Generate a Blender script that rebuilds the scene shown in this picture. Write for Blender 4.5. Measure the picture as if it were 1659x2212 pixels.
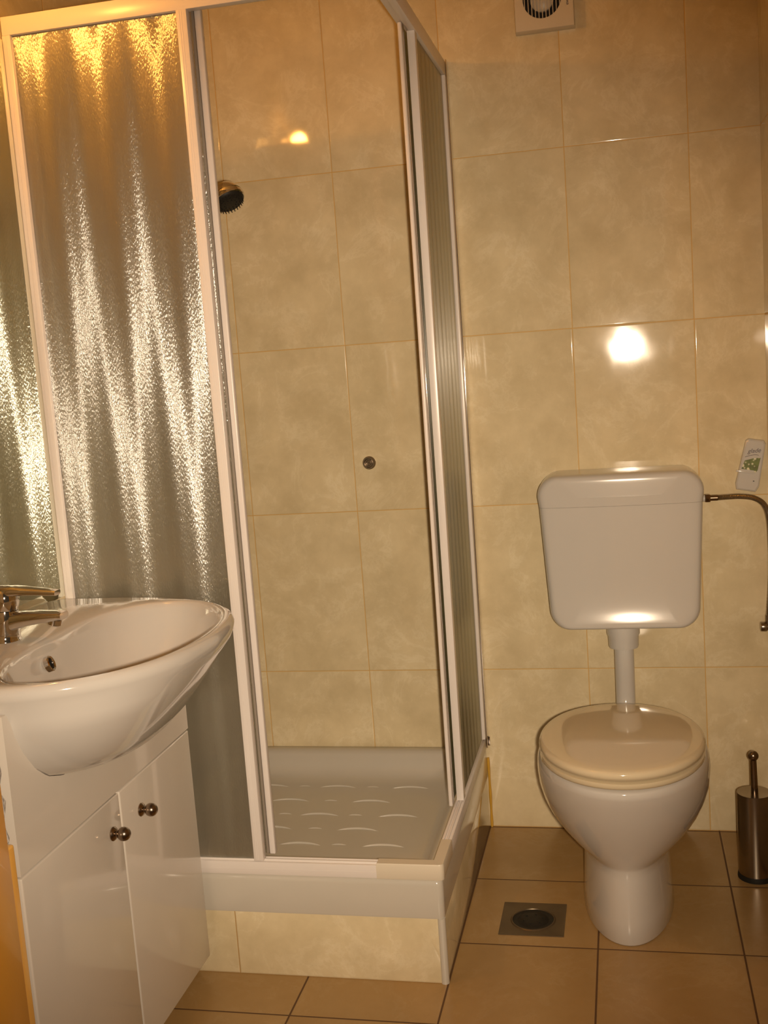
import bpy, bmesh, math, random
from mathutils import Vector, Matrix, Quaternion
random.seed(4)
for o in list(bpy.data.objects): bpy.data.objects.remove(o)
SC = bpy.context.scene
COL = SC.collection
PI = math.pi

# ------------------------------------------------------------------ camera
F_PX, CAM = 2380.25, Vector((1.0209, -2.9, 1.3077))
YAW, PITCH, ROLL = 0.2191, -0.138, 0.072
def rot3():
    Rz = Matrix.Rotation(YAW, 3, 'Z'); Rx = Matrix.Rotation(PITCH, 3, 'X'); Ry = Matrix.Rotation(ROLL, 3, 'Y')
    return Rz @ Rx @ Ry
R3 = rot3()
right, fwd, up = R3 @ Vector((1,0,0)), R3 @ Vector((0,1,0)), R3 @ Vector((0,0,1))
cd = bpy.data.cameras.new('camera'); cam = bpy.data.objects.new('camera', cd); COL.objects.link(cam)
m = Matrix.Identity(4)
for i in range(3):
    m[i][0] = right[i]; m[i][1] = up[i]; m[i][2] = -fwd[i]; m[i][3] = CAM[i]
cam.matrix_world = m
cd.sensor_fit = 'VERTICAL'; cd.sensor_height = 36.0; cd.lens = F_PX * 36.0 / 2212.0
cd.clip_start = 0.02
SC.camera = cam

# ------------------------------------------------------------------ world, lights, exposure
W = bpy.data.worlds.new('world'); SC.world = W; W.use_nodes = True
W.node_tree.nodes['Background'].inputs[0].default_value = (0.9, 0.62, 0.36, 1)
W.node_tree.nodes['Background'].inputs[1].default_value = 0.05
FLASH_W, FLASH_C = 186.0, (1.0, 0.785, 0.555)
LAMP_E, LAMP_C = 36.0, (1.0, 0.43, 0.08)
fl = bpy.data.lights.new('camera_flash', 'SPOT'); fl.energy = FLASH_W; fl.color = FLASH_C; fl.shadow_soft_size = 0.017
flo = bpy.data.objects.new('camera_flash', fl); COL.objects.link(flo); flo.location = (1.062, -2.885, 1.288)
fl.spot_size = math.radians(69); fl.spot_blend = 1.0
flo.rotation_euler = (fwd - right*0.045 - up*0.035).to_track_quat('-Z', 'Y').to_euler()
vs = SC.view_settings
vs.view_transform = 'Standard'; vs.look = 'None'; vs.exposure = 0.0; vs.gamma = 1.0; vs.use_curve_mapping = False
try:
    SC.cycles.use_denoising = True
    SC.cycles.max_bounces = 9; SC.cycles.transmission_bounces = 8; SC.cycles.transparent_max_bounces = 10
    SC.cycles.use_adaptive_sampling = True; SC.cycles.adaptive_threshold = 0.04
    SC.cycles.diffuse_bounces = 4; SC.cycles.glossy_bounces = 5
    SC.cycles.sample_clamp_indirect = 6.0
    SC.cycles.blur_glossy = 0.3
except Exception: pass

# ------------------------------------------------------------------ helpers
def tag(o, label=None, cat=None, group=None, kind=None):
    if label: o['label'] = label
    if cat: o['category'] = cat
    if group: o['group'] = group
    if kind: o['kind'] = kind
    return o
def empty(name, loc, label, cat, group=None):
    o = bpy.data.objects.new(name, None); COL.objects.link(o); o.location = loc; o.empty_display_size = 0.05
    return tag(o, label, cat, group)
def link(name, bm, mat, parent=None, smooth=True, angle=40, mats=None):
    """bm in world coordinates -> one mesh object; local to its parent's base."""
    me = bpy.data.meshes.new(name)
    bmesh.ops.recalc_face_normals(bm, faces=bm.faces)
    bm.to_mesh(me); bm.free()
    o = bpy.data.objects.new(name, me); COL.objects.link(o)
    for mm in (mats or [mat]): me.materials.append(mm)
    if smooth:
        me.shade_smooth()
        try: me.set_sharp_from_angle(angle=math.radians(angle))
        except Exception: pass
    if parent:
        off = Vector((0,0,0)); p = parent
        while p: off += Vector(p.location); p = p.parent
        me.transform(Matrix.Translation(-off)); o.parent = parent
    return o
def box(bm, x0, x1, y0, y1, z0, z1, bev=0.0, seg=2, mi=0):
    vs_ = [bm.verts.new((x, y, z)) for x in (x0, x1) for y in (y0, y1) for z in (z0, z1)]
    idx = [(0,1,3,2),(4,6,7,5),(0,4,5,1),(2,3,7,6),(0,2,6,4),(1,5,7,3)]
    fs = [bm.faces.new([vs_[i] for i in f]) for f in idx]
    for f in fs: f.material_index = mi
    if bev > 0:
        es = list({e for f in fs for e in f.edges})
        bmesh.ops.bevel(bm, geom=es, offset=bev, segments=seg, affect='EDGES', profile=0.5)
    return fs
def boxo(name, b, mat, parent=None, bev=0.001, seg=2):
    bm = bmesh.new(); box(bm, *b, bev=bev, seg=seg); return link(name, bm, mat, parent)
def loft(bm, rings, cap0=True, cap1=True, closed=True):
    R_ = [[bm.verts.new(p) for p in r] for r in rings]
    n = len(R_[0])
    for a, b in zip(R_, R_[1:]):
        for i in range(n if closed else n-1):
            j = (i+1) % n
            try: bm.faces.new((a[i], a[j], b[j], b[i]))
            except ValueError: pass
    if cap0: bm.faces.new(R_[0][::-1])
    if cap1: bm.faces.new(R_[-1])
    return R_
def tube(bm, pts, r, seg=16, caps=True):
    pts = [Vector(p) for p in pts]
    rr = r if isinstance(r, (list, tuple)) else [r]*len(pts)
    rings = []; prev = None
    for i, p in enumerate(pts):
        t = (pts[min(i+1, len(pts)-1)] - pts[max(i-1, 0)]).normalized()
        if prev is None:
            a = Vector((0,0,1)) if abs(t.z) < 0.9 else Vector((1,0,0)); n = t.cross(a).normalized()
        else:
            n = (prev - t*prev.dot(t)).normalized()
        prev = n; b = t.cross(n)
        rings.append([p + rr[i]*(math.cos(2*PI*k/seg)*n + math.sin(2*PI*k/seg)*b) for k in range(seg)])
    loft(bm, rings, caps, caps)
def lathe(bm, prof, origin, axis=(0,0,1), seg=40, cap0=True, cap1=True):
    """prof = [(radius, height along axis)]"""
    ax = Vector(axis).normalized(); a = Vector((0,0,1)) if abs(ax.z) < 0.9 else Vector((1,0,0))
    n = ax.cross(a).normalized(); b = ax.cross(n); O = Vector(origin)
    loft(bm, [[O + ax*h + max(r, 1e-5)*(math.cos(2*PI*k/seg)*n + math.sin(2*PI*k/seg)*b) for k in range(seg)] for r, h in prof], cap0, cap1)
def smoothpath(P, n=8):
    P = [Vector(p) for p in P]; out = []
    for i in range(len(P)-1):
        p0, p1, p2, p3 = P[max(i-1,0)], P[i], P[i+1], P[min(i+2, len(P)-1)]
        for k in range(n):
            t = k/n
            out.append(0.5*((2*p1)+(p2-p0)*t+(2*p0-5*p1+4*p2-p3)*t*t+(3*p1-p0-3*p2+p3)*t**3))
    out.append(P[-1]); return out
def rrect(cx, cy, hx, hy, r, z, n=8):
    pts = []
    for sx, sy, a0 in ((1,1,0),(-1,1,PI/2),(-1,-1,PI),(1,-1,3*PI/2)):
        for k in range(n+1):
            a = a0 + (PI/2)*k/n
            pts.append((cx+sx*(hx-r)+r*math.cos(a), cy+sy*(hy-r)+r*math.sin(a), z))
    return pts

# ------------------------------------------------------------------ materials
def newmat(name):
    m_ = bpy.data.materials.new(name); m_.use_nodes = True; nt = m_.node_tree
    return m_, nt, nt.nodes['Principled BSDF']
def N(nt, t, **kw):
    n = nt.nodes.new(t)
    for k, v in kw.items(): setattr(n, k, v)
    return n
def simple(name, col, rough=0.4, metal=0.0, coat=0.0, bump=0.0, bscale=60, var=0.06, vscale=9.0, spec=0.5, rvar=0.0):
    m_, nt, b = newmat(name); L = nt.links
    tc = N(nt, 'ShaderNodeTexCoord'); nz = N(nt, 'ShaderNodeTexNoise'); nz.inputs['Scale'].default_value = vscale
    nz.inputs['Detail'].default_value = 4
    L.new(tc.outputs['Object'], nz.inputs['Vector'])
    mx = N(nt, 'ShaderNodeMix', data_type='RGBA')
    mx.inputs[6].default_value = (*[c*(1-var) for c in col], 1); mx.inputs[7].default_value = (*[min(1, c*(1+var)) for c in col], 1)
    L.new(nz.outputs[0], mx.inputs[0]); L.new(mx.outputs[2], b.inputs['Base Color'])
    b.inputs['Roughness'].default_value = rough; b.inputs['Metallic'].default_value = metal
    b.inputs['Coat Weight'].default_value = coat; b.inputs['Coat Roughness'].default_value = 0.04
    b.inputs['Specular IOR Level'].default_value = spec
    if rvar:
        mr = N(nt, 'ShaderNodeMapRange'); mr.inputs[3].default_value = rough; mr.inputs[4].default_value = rough+rvar
        L.new(nz.outputs[0], mr.inputs[0]); L.new(mr.outputs[0], b.inputs['Roughness'])
    if bump:
        n2 = N(nt, 'ShaderNodeTexNoise'); n2.inputs['Scale'].default_value = bscale; n2.inputs['Detail'].default_value = 3
        L.new(tc.outputs['Object'], n2.inputs['Vector'])
        bp = N(nt, 'ShaderNodeBump'); bp.inputs['Strength'].default_value = 1; bp.inputs['Distance'].default_value = bump
        L.new(n2.outputs[0], bp.inputs['Height']); L.new(bp.outputs[0], b.inputs['Normal'])
    return m_
def tilemat(name, ax_u, ax_v, pu, pv, u0, v0, g, base, base2, grout, rough=0.055, veinw=0.4, vein=(0.92,0.84,0.64), coat=0.0, mscale=8.0, vsc=7.0, wav=0.0006, pilh=0.0006):
    """glazed tiles; ax_* = object-space axis index, p* = pitch, *0 = offset of a joint, g = joint width"""
    m_, nt, b = newmat(name); L = nt.links
    tc = N(nt, 'ShaderNodeTexCoord'); sp = N(nt, 'ShaderNodeSeparateXYZ'); L.new(tc.outputs['Object'], sp.inputs[0])
    def M(op, a, c=None, clamp=False):
        n = N(nt, 'ShaderNodeMath', operation=op, use_clamp=clamp)
        for i, v in enumerate((a, c)):
            if v is None: continue
            if isinstance(v, (int, float)): n.inputs[i].default_value = v
            else: L.new(v, n.inputs[i])
        return n.outputs[0]
    ds, ids = [], []
    for ax, p, o in ((ax_u, pu, u0), (ax_v, pv, v0)):
        t = M('DIVIDE', M('SUBTRACT', sp.outputs[ax], o), p)
        ids.append(M('FLOOR', t))
        fr = M('FRACT', M('ADD', t, 0.5)); ds.append(M('MULTIPLY', M('ABSOLUTE', M('SUBTRACT', fr, 0.5)), p))
    d = M('MINIMUM', ds[0], ds[1])
    def step(lo, hi):
        mr = N(nt, 'ShaderNodeMapRange', interpolation_type='SMOOTHSTEP'); mr.inputs[1].default_value = lo; mr.inputs[2].default_value = hi
        L.new(d, mr.inputs[0]); return mr.outputs[0]
    tmask = step(g*0.35, g*0.65)
    # per tile offset of the mottling
    cmb = N(nt, 'ShaderNodeCombineXYZ'); L.new(ids[0], cmb.inputs[0]); L.new(ids[1], cmb.inputs[1])
    wn = N(nt, 'ShaderNodeTexWhiteNoise', noise_dimensions='2D'); L.new(cmb.outputs[0], wn.inputs['Vector'])
    va = N(nt, 'ShaderNodeVectorMath', operation='MULTIPLY_ADD'); L.new(wn.outputs['Color'], va.inputs[0]); va.inputs[1].default_value = (7,7,7)
    L.new(tc.outputs['Object'], va.inputs[2])
    n1 = N(nt, 'ShaderNodeTexNoise'); n1.inputs['Scale'].default_value = mscale; n1.inputs['Detail'].default_value = 8; n1.inputs['Roughness'].default_value = 0.62
    L.new(va.outputs[0], n1.inputs['Vector'])
    r1 = N(nt, 'ShaderNodeMapRange'); r1.inputs[1].default_value = 0.32; r1.inputs[2].default_value = 0.68; L.new(n1.outputs[0], r1.inputs[0])
    mx = N(nt, 'ShaderNodeMix', data_type='RGBA'); mx.inputs[6].default_value = (*base, 1); mx.inputs[7].default_value = (*base2, 1); L.new(r1.outputs[0], mx.inputs[0])
    # pale wispy veins
    n2 = N(nt, 'ShaderNodeTexNoise'); n2.inputs['Scale'].default_value = vsc; n2.inputs['Detail'].default_value = 9; n2.inputs['Roughness'].default_value = 0.7; n2.inputs['Distortion'].default_value = 0.5
    L.new(va.outputs[0], n2.inputs['Vector'])
    v1 = M('SUBTRACT', 1.0, M('MULTIPLY', M('ABSOLUTE', M('SUBTRACT', n2.outputs[0], 0.53)), 26), True)
    vm = M('MULTIPLY', v1, M('MULTIPLY', r1.outputs[0], veinw))
    mv = N(nt, 'ShaderNodeMix', data_type='RGBA'); L.new(vm, mv.inputs[0]); L.new(mx.outputs[2], mv.inputs[6]); mv.inputs[7].default_value = (*vein, 1)
    mg = N(nt, 'ShaderNodeMix', data_type='RGBA'); L.new(tmask, mg.inputs[0]); mg.inputs[6].default_value = (*grout, 1); L.new(mv.outputs[2], mg.inputs[7])
    L.new(mg.outputs[2], b.inputs['Base Color'])
    rr = N(nt, 'ShaderNodeMapRange'); rr.inputs[3].default_value = 0.7; rr.inputs[4].default_value = rough; L.new(tmask, rr.inputs[0]); L.new(rr.outputs[0], b.inputs['Roughness'])
    b.inputs['Coat Weight'].default_value = coat; b.inputs['Coat Roughness'].default_value = 0.03
    # pillowed edges and wavy glaze
    pil = step(0.0, g*1.7)
    n3 = N(nt, 'ShaderNodeTexNoise'); n3.inputs['Scale'].default_value = 9.0; n3.inputs['Detail'].default_value = 1.5; L.new(va.outputs[0], n3.inputs['Vector'])
    h = M('ADD', M('MULTIPLY', pil, pilh), M('MULTIPLY', n3.outputs[0], wav))
    bp = N(nt, 'ShaderNodeBump'); bp.inputs['Strength'].default_value = 1.0; bp.inputs['Distance'].default_value = 1.0; L.new(h, bp.inputs['Height']); L.new(bp.outputs[0], b.inputs['Normal'])
    L.new(bp.outputs[0], b.inputs['Coat Normal'])
    return m_
WB, WB2, WG = (0.64, 0.535, 0.335), (0.80, 0.685, 0.455), (0.66, 0.42, 0.14)
TW, TH = 0.301, 0.45
M_wx = tilemat('glazed_wall_tile_facing_room', 0, 2, TW, TH, 0.0, 0.0, 0.0022, WB, WB2, WG)
M_wy = tilemat('glazed_wall_tile_side', 1, 2, TW, TH, 0.0, 0.0, 0.0022, WB, WB2, WG)
M_pl = tilemat('glazed_plinth_tile', 0, 2, 0.45, 0.30, 0.154, 0.0, 0.0022, WB, WB2, (0.45,0.28,0.10))
M_fl = tilemat('stone_floor_tile', 0, 1, 0.3059, 0.3059, 0.3087, -0.3125, 0.0042, (0.385,0.235,0.088), (0.455,0.29,0.118), (0.12,0.06,0.022),
               rough=0.27, pilh=0.0002, veinw=0.12, vein=(0.66,0.52,0.30), mscale=4.0, vsc=5.0, wav=0.0004)
M_cer = simple('white_ceramic', (0.635,0.60,0.56), 0.09, coat=0.5, var=0.02, vscale=5)
M_bas = simple('white_basin_ceramic', (0.535,0.51,0.48), 0.09, coat=0.5, var=0.02, vscale=5)
M_acr = simple('white_acrylic', (0.60,0.565,0.50), 0.18, coat=0.3, var=0.03)
M_gloss = simple('white_gloss_board', (0.67,0.62,0.56), 0.14, coat=0.4, var=0.02)
M_alu = simple('white_enamelled_aluminium', (0.78,0.73,0.70), 0.28, var=0.02)
M_cream = simple('cream_plastic', (0.72,0.65,0.53), 0.35, var=0.03)
M_dark = simple('black_rubber_and_hole_shade', (0.02,0.018,0.015), 0.5, spec=0.25)  # rubber and plastic parts; also shade painted inside drain, overflow and fan
M_gap = simple('grey_gap_shade', (0.28,0.24,0.20), 0.4)
M_chrome = simple('chrome', (0.72,0.69,0.66), 0.06, metal=1.0, var=0.02)
M_steel = simple('brushed_steel', (0.36,0.31,0.25), 0.24, metal=1.0, var=0.05, bump=0.00004, bscale=600)
M_dsteel = simple('worn_steel', (0.165,0.125,0.08), 0.40, metal=0.75, var=0.2, vscale=18)
M_bronze = simple('dark_nickel', (0.30,0.23,0.17), 0.24, metal=1.0, var=0.05)
M_seat = simple('cream_toilet_seat', (0.70,0.60,0.42), 0.10, coat=0.6, var=0.02)
M_plas = simple('white_plastic', (0.60,0.58,0.55), 0.16, coat=0.25, var=0.02)
M_wood = simple('varnished_orange_wood', (0.70,0.32,0.028), 0.25, coat=0.4, var=0.12, vscale=6)
M_wood2 = simple('varnished_pale_wood', (0.86,0.46,0.09), 0.25, coat=0.4, var=0.10, vscale=8)
M_plast = simple('broken_plaster', (0.50,0.48,0.46), 0.9, bump=0.004, bscale=90, var=0.55, vscale=60)
M_ceil = simple('ceiling_paint', (0.80,0.76,0.68), 0.8, var=0.03)
M_sil = simple('yellowed_sealant', (0.62,0.36,0.05), 0.35, var=0.15, vscale=30)
M_ink = simple('dark_print', (0.10,0.07,0.08), 0.5)

def glassmat(name, kind):
    m_, nt, b = newmat(name); nt.nodes.remove(b); L = nt.links
    out = nt.nodes['Material Output']
    tc = N(nt, 'ShaderNodeTexCoord')
    def noise(sc, vec_scale, det=2):
        mp = N(nt, 'ShaderNodeMapping'); mp.inputs['Scale'].default_value = vec_scale; L.new(tc.outputs['Object'], mp.inputs[0])
        n = N(nt, 'ShaderNodeTexNoise'); n.inputs['Scale'].default_value = sc; n.inputs['Detail'].default_value = det; L.new(mp.outputs[0], n.inputs['Vector']); return n.outputs[0]
    def M(op, a, c=None):
        n = N(nt, 'ShaderNodeMath', operation=op)
        for i, v in enumerate((a, c)):
            if v is None: continue
            if isinstance(v, (int, float)): n.inputs[i].default_value = v
            else: L.new(v, n.inputs[i])
        return n.outputs[0]
    sp = N(nt, 'ShaderNodeSeparateXYZ'); L.new(tc.outputs['Object'], sp.inputs[0])
    u = sp.outputs[0 if kind == 'front' else 1]
    fine = noise(1.0, (420, 420, 130) , 1)
    # wide vertical folds of the pressed pattern: the normal leans up and down from fold to fold
    if kind == 'front':
        w1 = M('COSINE', M('MULTIPLY', M('SUBTRACT', u, 0.09 - 0.23), 2*PI/0.13)); w2 = M('SINE', M('MULTIPLY', u, 2*PI/0.041))
        lean = M('ADD', M('MULTIPLY', w1, -0.085), M('MULTIPLY', w2, 0.03))
    else:
        w1 = M('SINE', M('MULTIPLY', u, 2*PI/0.075)); w2 = M('SINE', M('MULTIPLY', u, 2*PI/0.031))
        lean = M('ADD', M('MULTIPLY', w1, 0.03), M('MULTIPLY', w2, 0.015))
    geo = N(nt, 'ShaderNodeNewGeometry')
    cz = N(nt, 'ShaderNodeCombineXYZ'); L.new(lean, cz.inputs[2])
    rib = M('MULTIPLY', M('SINE', M('MULTIPLY', u, 2*PI/(0.030 if kind == 'front' else 0.055))), 0.05 if kind == 'front' else 0.22)
    L.new(rib, cz.inputs[0 if kind == 'front' else 1])
    ad = N(nt, 'ShaderNodeVectorMath', operation='ADD'); L.new(geo.outputs['Normal'], ad.inputs[0]); L.new(cz.outputs[0], ad.inputs[1])
    nn = N(nt, 'ShaderNodeVectorMath', operation='NORMALIZE'); L.new(ad.outputs[0], nn.inputs[0])
    bp = N(nt, 'ShaderNodeBump'); bp.inputs['Strength'].default_value = 1.0; bp.inputs['Distance'].default_value = 0.0009 if kind == 'front' else 0.0004
    L.new(fine, bp.inputs['Height']); L.new(nn.outputs[0], bp.inputs['Normal'])
    gl = N(nt, 'ShaderNodeBsdfAnisotropic'); gl.inputs['Color'].default_value = (1,1,1,1); gl.inputs['Roughness'].default_value = 0.30 if kind == 'front' else 0.24; gl.inputs['Anisotropy'].default_value = 0.77
    tv = N(nt, 'ShaderNodeCombineXYZ'); tv.inputs[2].default_value = 1.0; L.new(tv.outputs[0], gl.inputs['Tangent'])
    L.new(bp.outputs[0], gl.inputs['Normal'])
    gh = N(nt, 'ShaderNodeBsdfAnisotropic'); gh.inputs['Color'].default_value = (1,1,1,1); gh.inputs['Roughness'].default_value = 0.46 if kind == 'front' else 0.36; gh.inputs['Anisotropy'].default_value = 0.55
    L.new(tv.outputs[0], gh.inputs['Tangent']); L.new(bp.outputs[0], gh.inputs['Normal'])
    gm = N(nt, 'ShaderNodeMixShader'); gm.inputs[0].default_value = 0.30; L.new(gl.outputs[0], gm.inputs[1]); L.new(gh.outputs[0], gm.inputs[2])
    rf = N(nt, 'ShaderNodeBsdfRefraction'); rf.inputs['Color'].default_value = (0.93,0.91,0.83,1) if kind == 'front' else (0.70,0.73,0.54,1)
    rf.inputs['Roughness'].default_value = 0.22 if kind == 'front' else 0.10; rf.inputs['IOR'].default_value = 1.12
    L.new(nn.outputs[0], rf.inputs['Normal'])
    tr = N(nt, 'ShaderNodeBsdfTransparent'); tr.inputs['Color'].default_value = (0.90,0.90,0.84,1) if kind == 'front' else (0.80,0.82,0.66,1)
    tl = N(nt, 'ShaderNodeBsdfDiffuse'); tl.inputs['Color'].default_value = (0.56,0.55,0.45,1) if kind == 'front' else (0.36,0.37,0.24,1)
    m1 = N(nt, 'ShaderNodeMixShader'); m1.inputs[0].default_value = 0.28 if kind == 'front' else 0.3
    L.new(rf.outputs[0], m1.inputs[1]); L.new(tr.outputs[0], m1.inputs[2])
    m2 = N(nt, 'ShaderNodeMixShader'); m2.inputs[0].default_value = 0.13; L.new(m1.outputs[0], m2.inputs[1]); L.new(tl.outputs[0], m2.inputs[2])
    fr = N(nt, 'ShaderNodeFresnel'); fr.inputs[0].default_value = 1.5
    m3 = N(nt, 'ShaderNodeMixShader'); L.new(M('MULTIPLY', fr.outputs[0], 6.0 if kind == 'front' else 0.9), m3.inputs[0]); L.new(m2.outputs[0], m3.inputs[1]); L.new(gm.outputs[0], m3.inputs[2])
    L.new(m3.outputs[0], out.inputs[0])
    return m_
M_gf = glassmat('pressed_frosted_glass', 'front')
M_gs = glassmat('pressed_frosted_glass_side', 'side')

# ------------------------------------------------------------------ the room
XL, XR, YB, YF, ZC = -0.16, 1.372, 0.0, -1.52, 2.5
def st(name, b, mat, bev=0.0):
    o = boxo(name, b, mat, None, bev); o['kind'] = 'structure'; return o
st('floor', (-0.5, 1.9, -4.2, 0.1, -0.08, 0.0), M_fl)
st('wall_back', (XL-0.1, XR+0.1, 0.0, 0.1, 0.0, ZC), M_wx)
st('wall_left', (XL-0.1, XL, -1.64, 0.0, 0.0, ZC), M_wy)
st('wall_right', (XR, XR+0.1, -1.64, 0.0, 0.0, ZC), M_wy)
st('ceiling', (XL-0.1, XR+0.1, -1.64, 0.1, ZC, ZC+0.08), M_ceil)
bm = bmesh.new()
box(bm, XL, 0.095, -1.64, YF, 0, ZC); box(bm, 1.24, XR, -1.64, YF, 0, ZC); box(bm, 0.095, 1.24, -1.64, YF, 2.07, ZC)
o = link('wall_front', bm, M_wy, smooth=False); o['kind'] = 'structure'
# wooden door lining: deep board, thinner edge strip, and the spot where the strip is broken out to the plaster
bm = bmesh.new()
box(bm, 0.095, 0.1225, -1.66, -1.535, 0.0, 2.06, 0.002)
box(bm, 1.215, 1.24, -1.66, -1.535, 0.0, 2.06, 0.002)
box(bm, 0.095, 1.24, -1.66, -1.535, 2.045, 2.07, 0.002)
o = link('trim_1', bm, M_wood); o['kind'] = 'structure'
bm = bmesh.new()
box(bm, 0.088, 0.113, -1.535, -1.505, 0.0, 0.635, 0.004, 3)
o = link('trim_2', bm, M_wood2); o['kind'] = 'structure'
# rough plaster lump
bm = bmesh.new(); rings = []
for i in range(15):
    z = 0.63 + 0.20*i/14; a = 0.012 + 0.003*math.sin(i*1.7) + (0.0 if 0 < i < 14 else -0.006)
    rings.append([(0.100 + a*math.cos(t)*(0.8+0.3*random.random()), -1.520 + a*math.sin(t)*(0.8+0.3*random.random()), z + 0.003*random.random()) for t in [2*PI*k/9 for k in range(9)]])
loft(bm, rings); o = link('trim_3', bm, M_plast, angle=20); o['kind'] = 'structure'
# tiled plinth under the shower tray with a pale corner trim, and the yellowed sealant bead at the wall
TX, TY = 0.617, -0.786
st('trim_4', (XL, TX-0.004, TY+0.004, 0.0, 0.0, 0.146), M_pl, 0.0006)
bm = bmesh.new(); tube(bm, [(TX-0.009, TY+0.009, 0.0), (TX-0.009, TY+0.009, 0.146)], 0.0088, 20)
o = link('trim_5', bm, M_acr); o['kind'] = 'structure'
bm = bmesh.new(); tube(bm, smoothpath([(TX+0.002, -0.003, 0.0), (TX+0.0025, -0.003, 0.06), (TX+0.0025, -0.003, 0.13), (TX+0.002, -0.003, 0.20)], 6), [0.0038+0.0006*math.sin(i*0.9) for i in range(19)], 8)
o = link('trim_6', bm, M_sil); o['kind'] = 'structure'

# ------------------------------------------------------------------ shower tray
tray = empty('shower_tray', (0.23, -0.39, 0.146), 'white square shower tray with ribbed floor, set on the tiled plinth in the corner', 'shower tray')
cx, cy = (XL+TX)/2, TY/2
hx, hy = (TX-XL)/2 - 0.0005, -TY/2 - 0.0005
bm = bmesh.new(); rings = []
for dx, z, r in ((0.001, 0.146, 0.012), (0.0, 0.150, 0.013), (0.0, 0.219, 0.013), (0.0015, 0.226, 0.013), (0.006, 0.231, 0.012), (0.030, 0.232, 0.02)):
    rings.append(rrect(cx, cy, hx-dx, hy-dx, r, z))
for dx, z, r in ((0.038, 0.229, 0.035), (0.045, 0.222, 0.045), (0.060, 0.196, 0.06), (0.075, 0.178, 0.07), (0.095, 0.169, 0.075), (0.125, 0.166, 0.07), (0.2, 0.1655, 0.06)):
    rings.append(rrect(cx, cy, hx-dx, hy-dx, r, z))
loft(bm, rings)
# raised anti-slip arcs
def arc(x, y, w=0.106, b=1.0):
    P = []
    for k in range(13):
        t = k/12*2-1
        P.append((x+t*w/2, y + 0.012*b*(1-t*t) - 0.006*b, 0.1642 - 0.0006*(1-b) + 0.0020*b*(1-t**4)))
    tube(bm, P, [0.0012+0.0022*(1-abs(k/12*2-1)**3) for k in range(13)], 8)
for yy, xs in ((-0.140, (0.035, 0.225, 0.425)), (-0.234, (0.118, 0.338)), (-0.322, (0.035, 0.222, 0.428)), (-0.405, (0.122, 0.342)), (-0.492, (0.030, 0.220, 0.426)), (-0.575, (0.120, 0.322))):
    for xx in xs: arc(xx, yy)
    for xx in xs[:-1]: arc(xx + (xs[1]-xs[0])/2, yy + 0.002, 0.04, 0.35)
link('basin', bm, M_acr, tray, angle=60)

# ------------------------------------------------------------------ shower enclosure
enc = empty('shower_enclosure', (0.23, -0.39, 0.232), 'white framed corner shower enclosure with frosted sliding glass on the tray', 'shower enclosure')
ZB, ZR0, ZR1 = 0.266, 1.998, 2.034
def prof_v(name, x0, x1, y0, y1, z0, z1, groove=None, mat=None):
    """vertical extrusion; groove = list of (face axis, position) fine dark lines"""
    bm = bmesh.new(); box(bm, x0, x1, y0, y1, z0, z1, 0.0014, 2)
    for gx in (groove or []):
        box(bm, gx-0.0006, gx+0.0006, y0-0.0004, y0+0.001, z0+0.002, z1-0.002)
    return link(name, bm, mat or M_alu, enc)
# bottom rails (front and side)
bm = bmesh.new()
box(bm, XL+0.001, 0.480, -0.7868, -0.764, 0.233, 0.262, 0.0012); box(bm, XL+0.001, 0.480, -0.780, -0.776, 0.261, 0.2665, 0.0008); box(bm, XL+0.001, 0.480, -0.768, -0.7645, 0.261, 0.2655, 0.0008)
box(bm, XL+0.001, 0.480, -0.7872, -0.7862, 0.246, 0.2470)
link('bottom_rail', bm, M_alu, enc)
bm = bmesh.new()
box(bm, 0.597, 0.6195, -0.665, -0.002, 0.233, 0.262, 0.0012); box(bm, 0.599, 0.6045, -0.665, -0.002, 0.261, 0.2665, 0.0008); box(bm, 0.609, 0.6135, -0.665, -0.002, 0.261, 0.2665, 0.0008)
link('bottom_rail', bm, M_alu, enc)
bm = bmesh.new()   # cream corner connector
rr_ = []
for z, d in ((0.2328, 0.0006), (0.234, 0), (0.264, 0), (0.267, 0.0015)):
    P = [(0.479+d, -0.7885+d, z)]
    for k in range(7):
        a = -PI/2 + PI/2*k/6; P.append((0.6215-0.010+(0.010-d)*math.cos(a), -0.7885+0.010+(0.010-d)*math.sin(a), z))
    P += [(0.6215-d, -0.664-d, z), (0.597+d, -0.664-d, z), (0.597+d, -0.763-d, z), (0.479+d, -0.763-d, z)]
    rr_.append(P)
loft(bm, rr_); o = link('corner_connector', bm, M_cream, enc); o['label'] = 'cream plastic corner connector'
# top rails
bm = bmesh.new()
box(bm, XL+0.001, 0.6205, -0.789, -0.7695, ZR0, ZR1, 0.0015); box(bm, XL+0.001, 0.600, -0.7695, -0.752, ZR0+0.010, ZR1, 0.0012)
link('top_rail', bm, M_alu, enc)
bm = bmesh.new()
box(bm, 0.604, 0.6205, -0.7690, -0.002, ZR0, ZR1, 0.0015); box(bm, 0.585, 0.604, -0.752, -0.002, ZR0+0.010, ZR1, 0.0012)
link('top_rail', bm, M_alu, enc)
# wall profiles
prof_v('wall_profile', XL+0.0008, XL+0.019, -0.790, -0.762, ZB, ZR0, groove=(XL+0.0095,))
prof_v('wall_profile', 0.6075, 0.6205, -0.044, -0.002, ZB, ZR0)
bm = bmesh.new(); box(bm, 0.6207, 0.6235, -0.026, -0.001, 0.236, ZR1+0.004, 0.0006); box(bm, 0.6235, 0.628, -0.008, -0.001, 0.236, 0.262, 0.0006)
o = link('wall_seal', bm, M_chrome, enc); o['label'] = 'thin bright metal edge against the wall'
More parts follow.
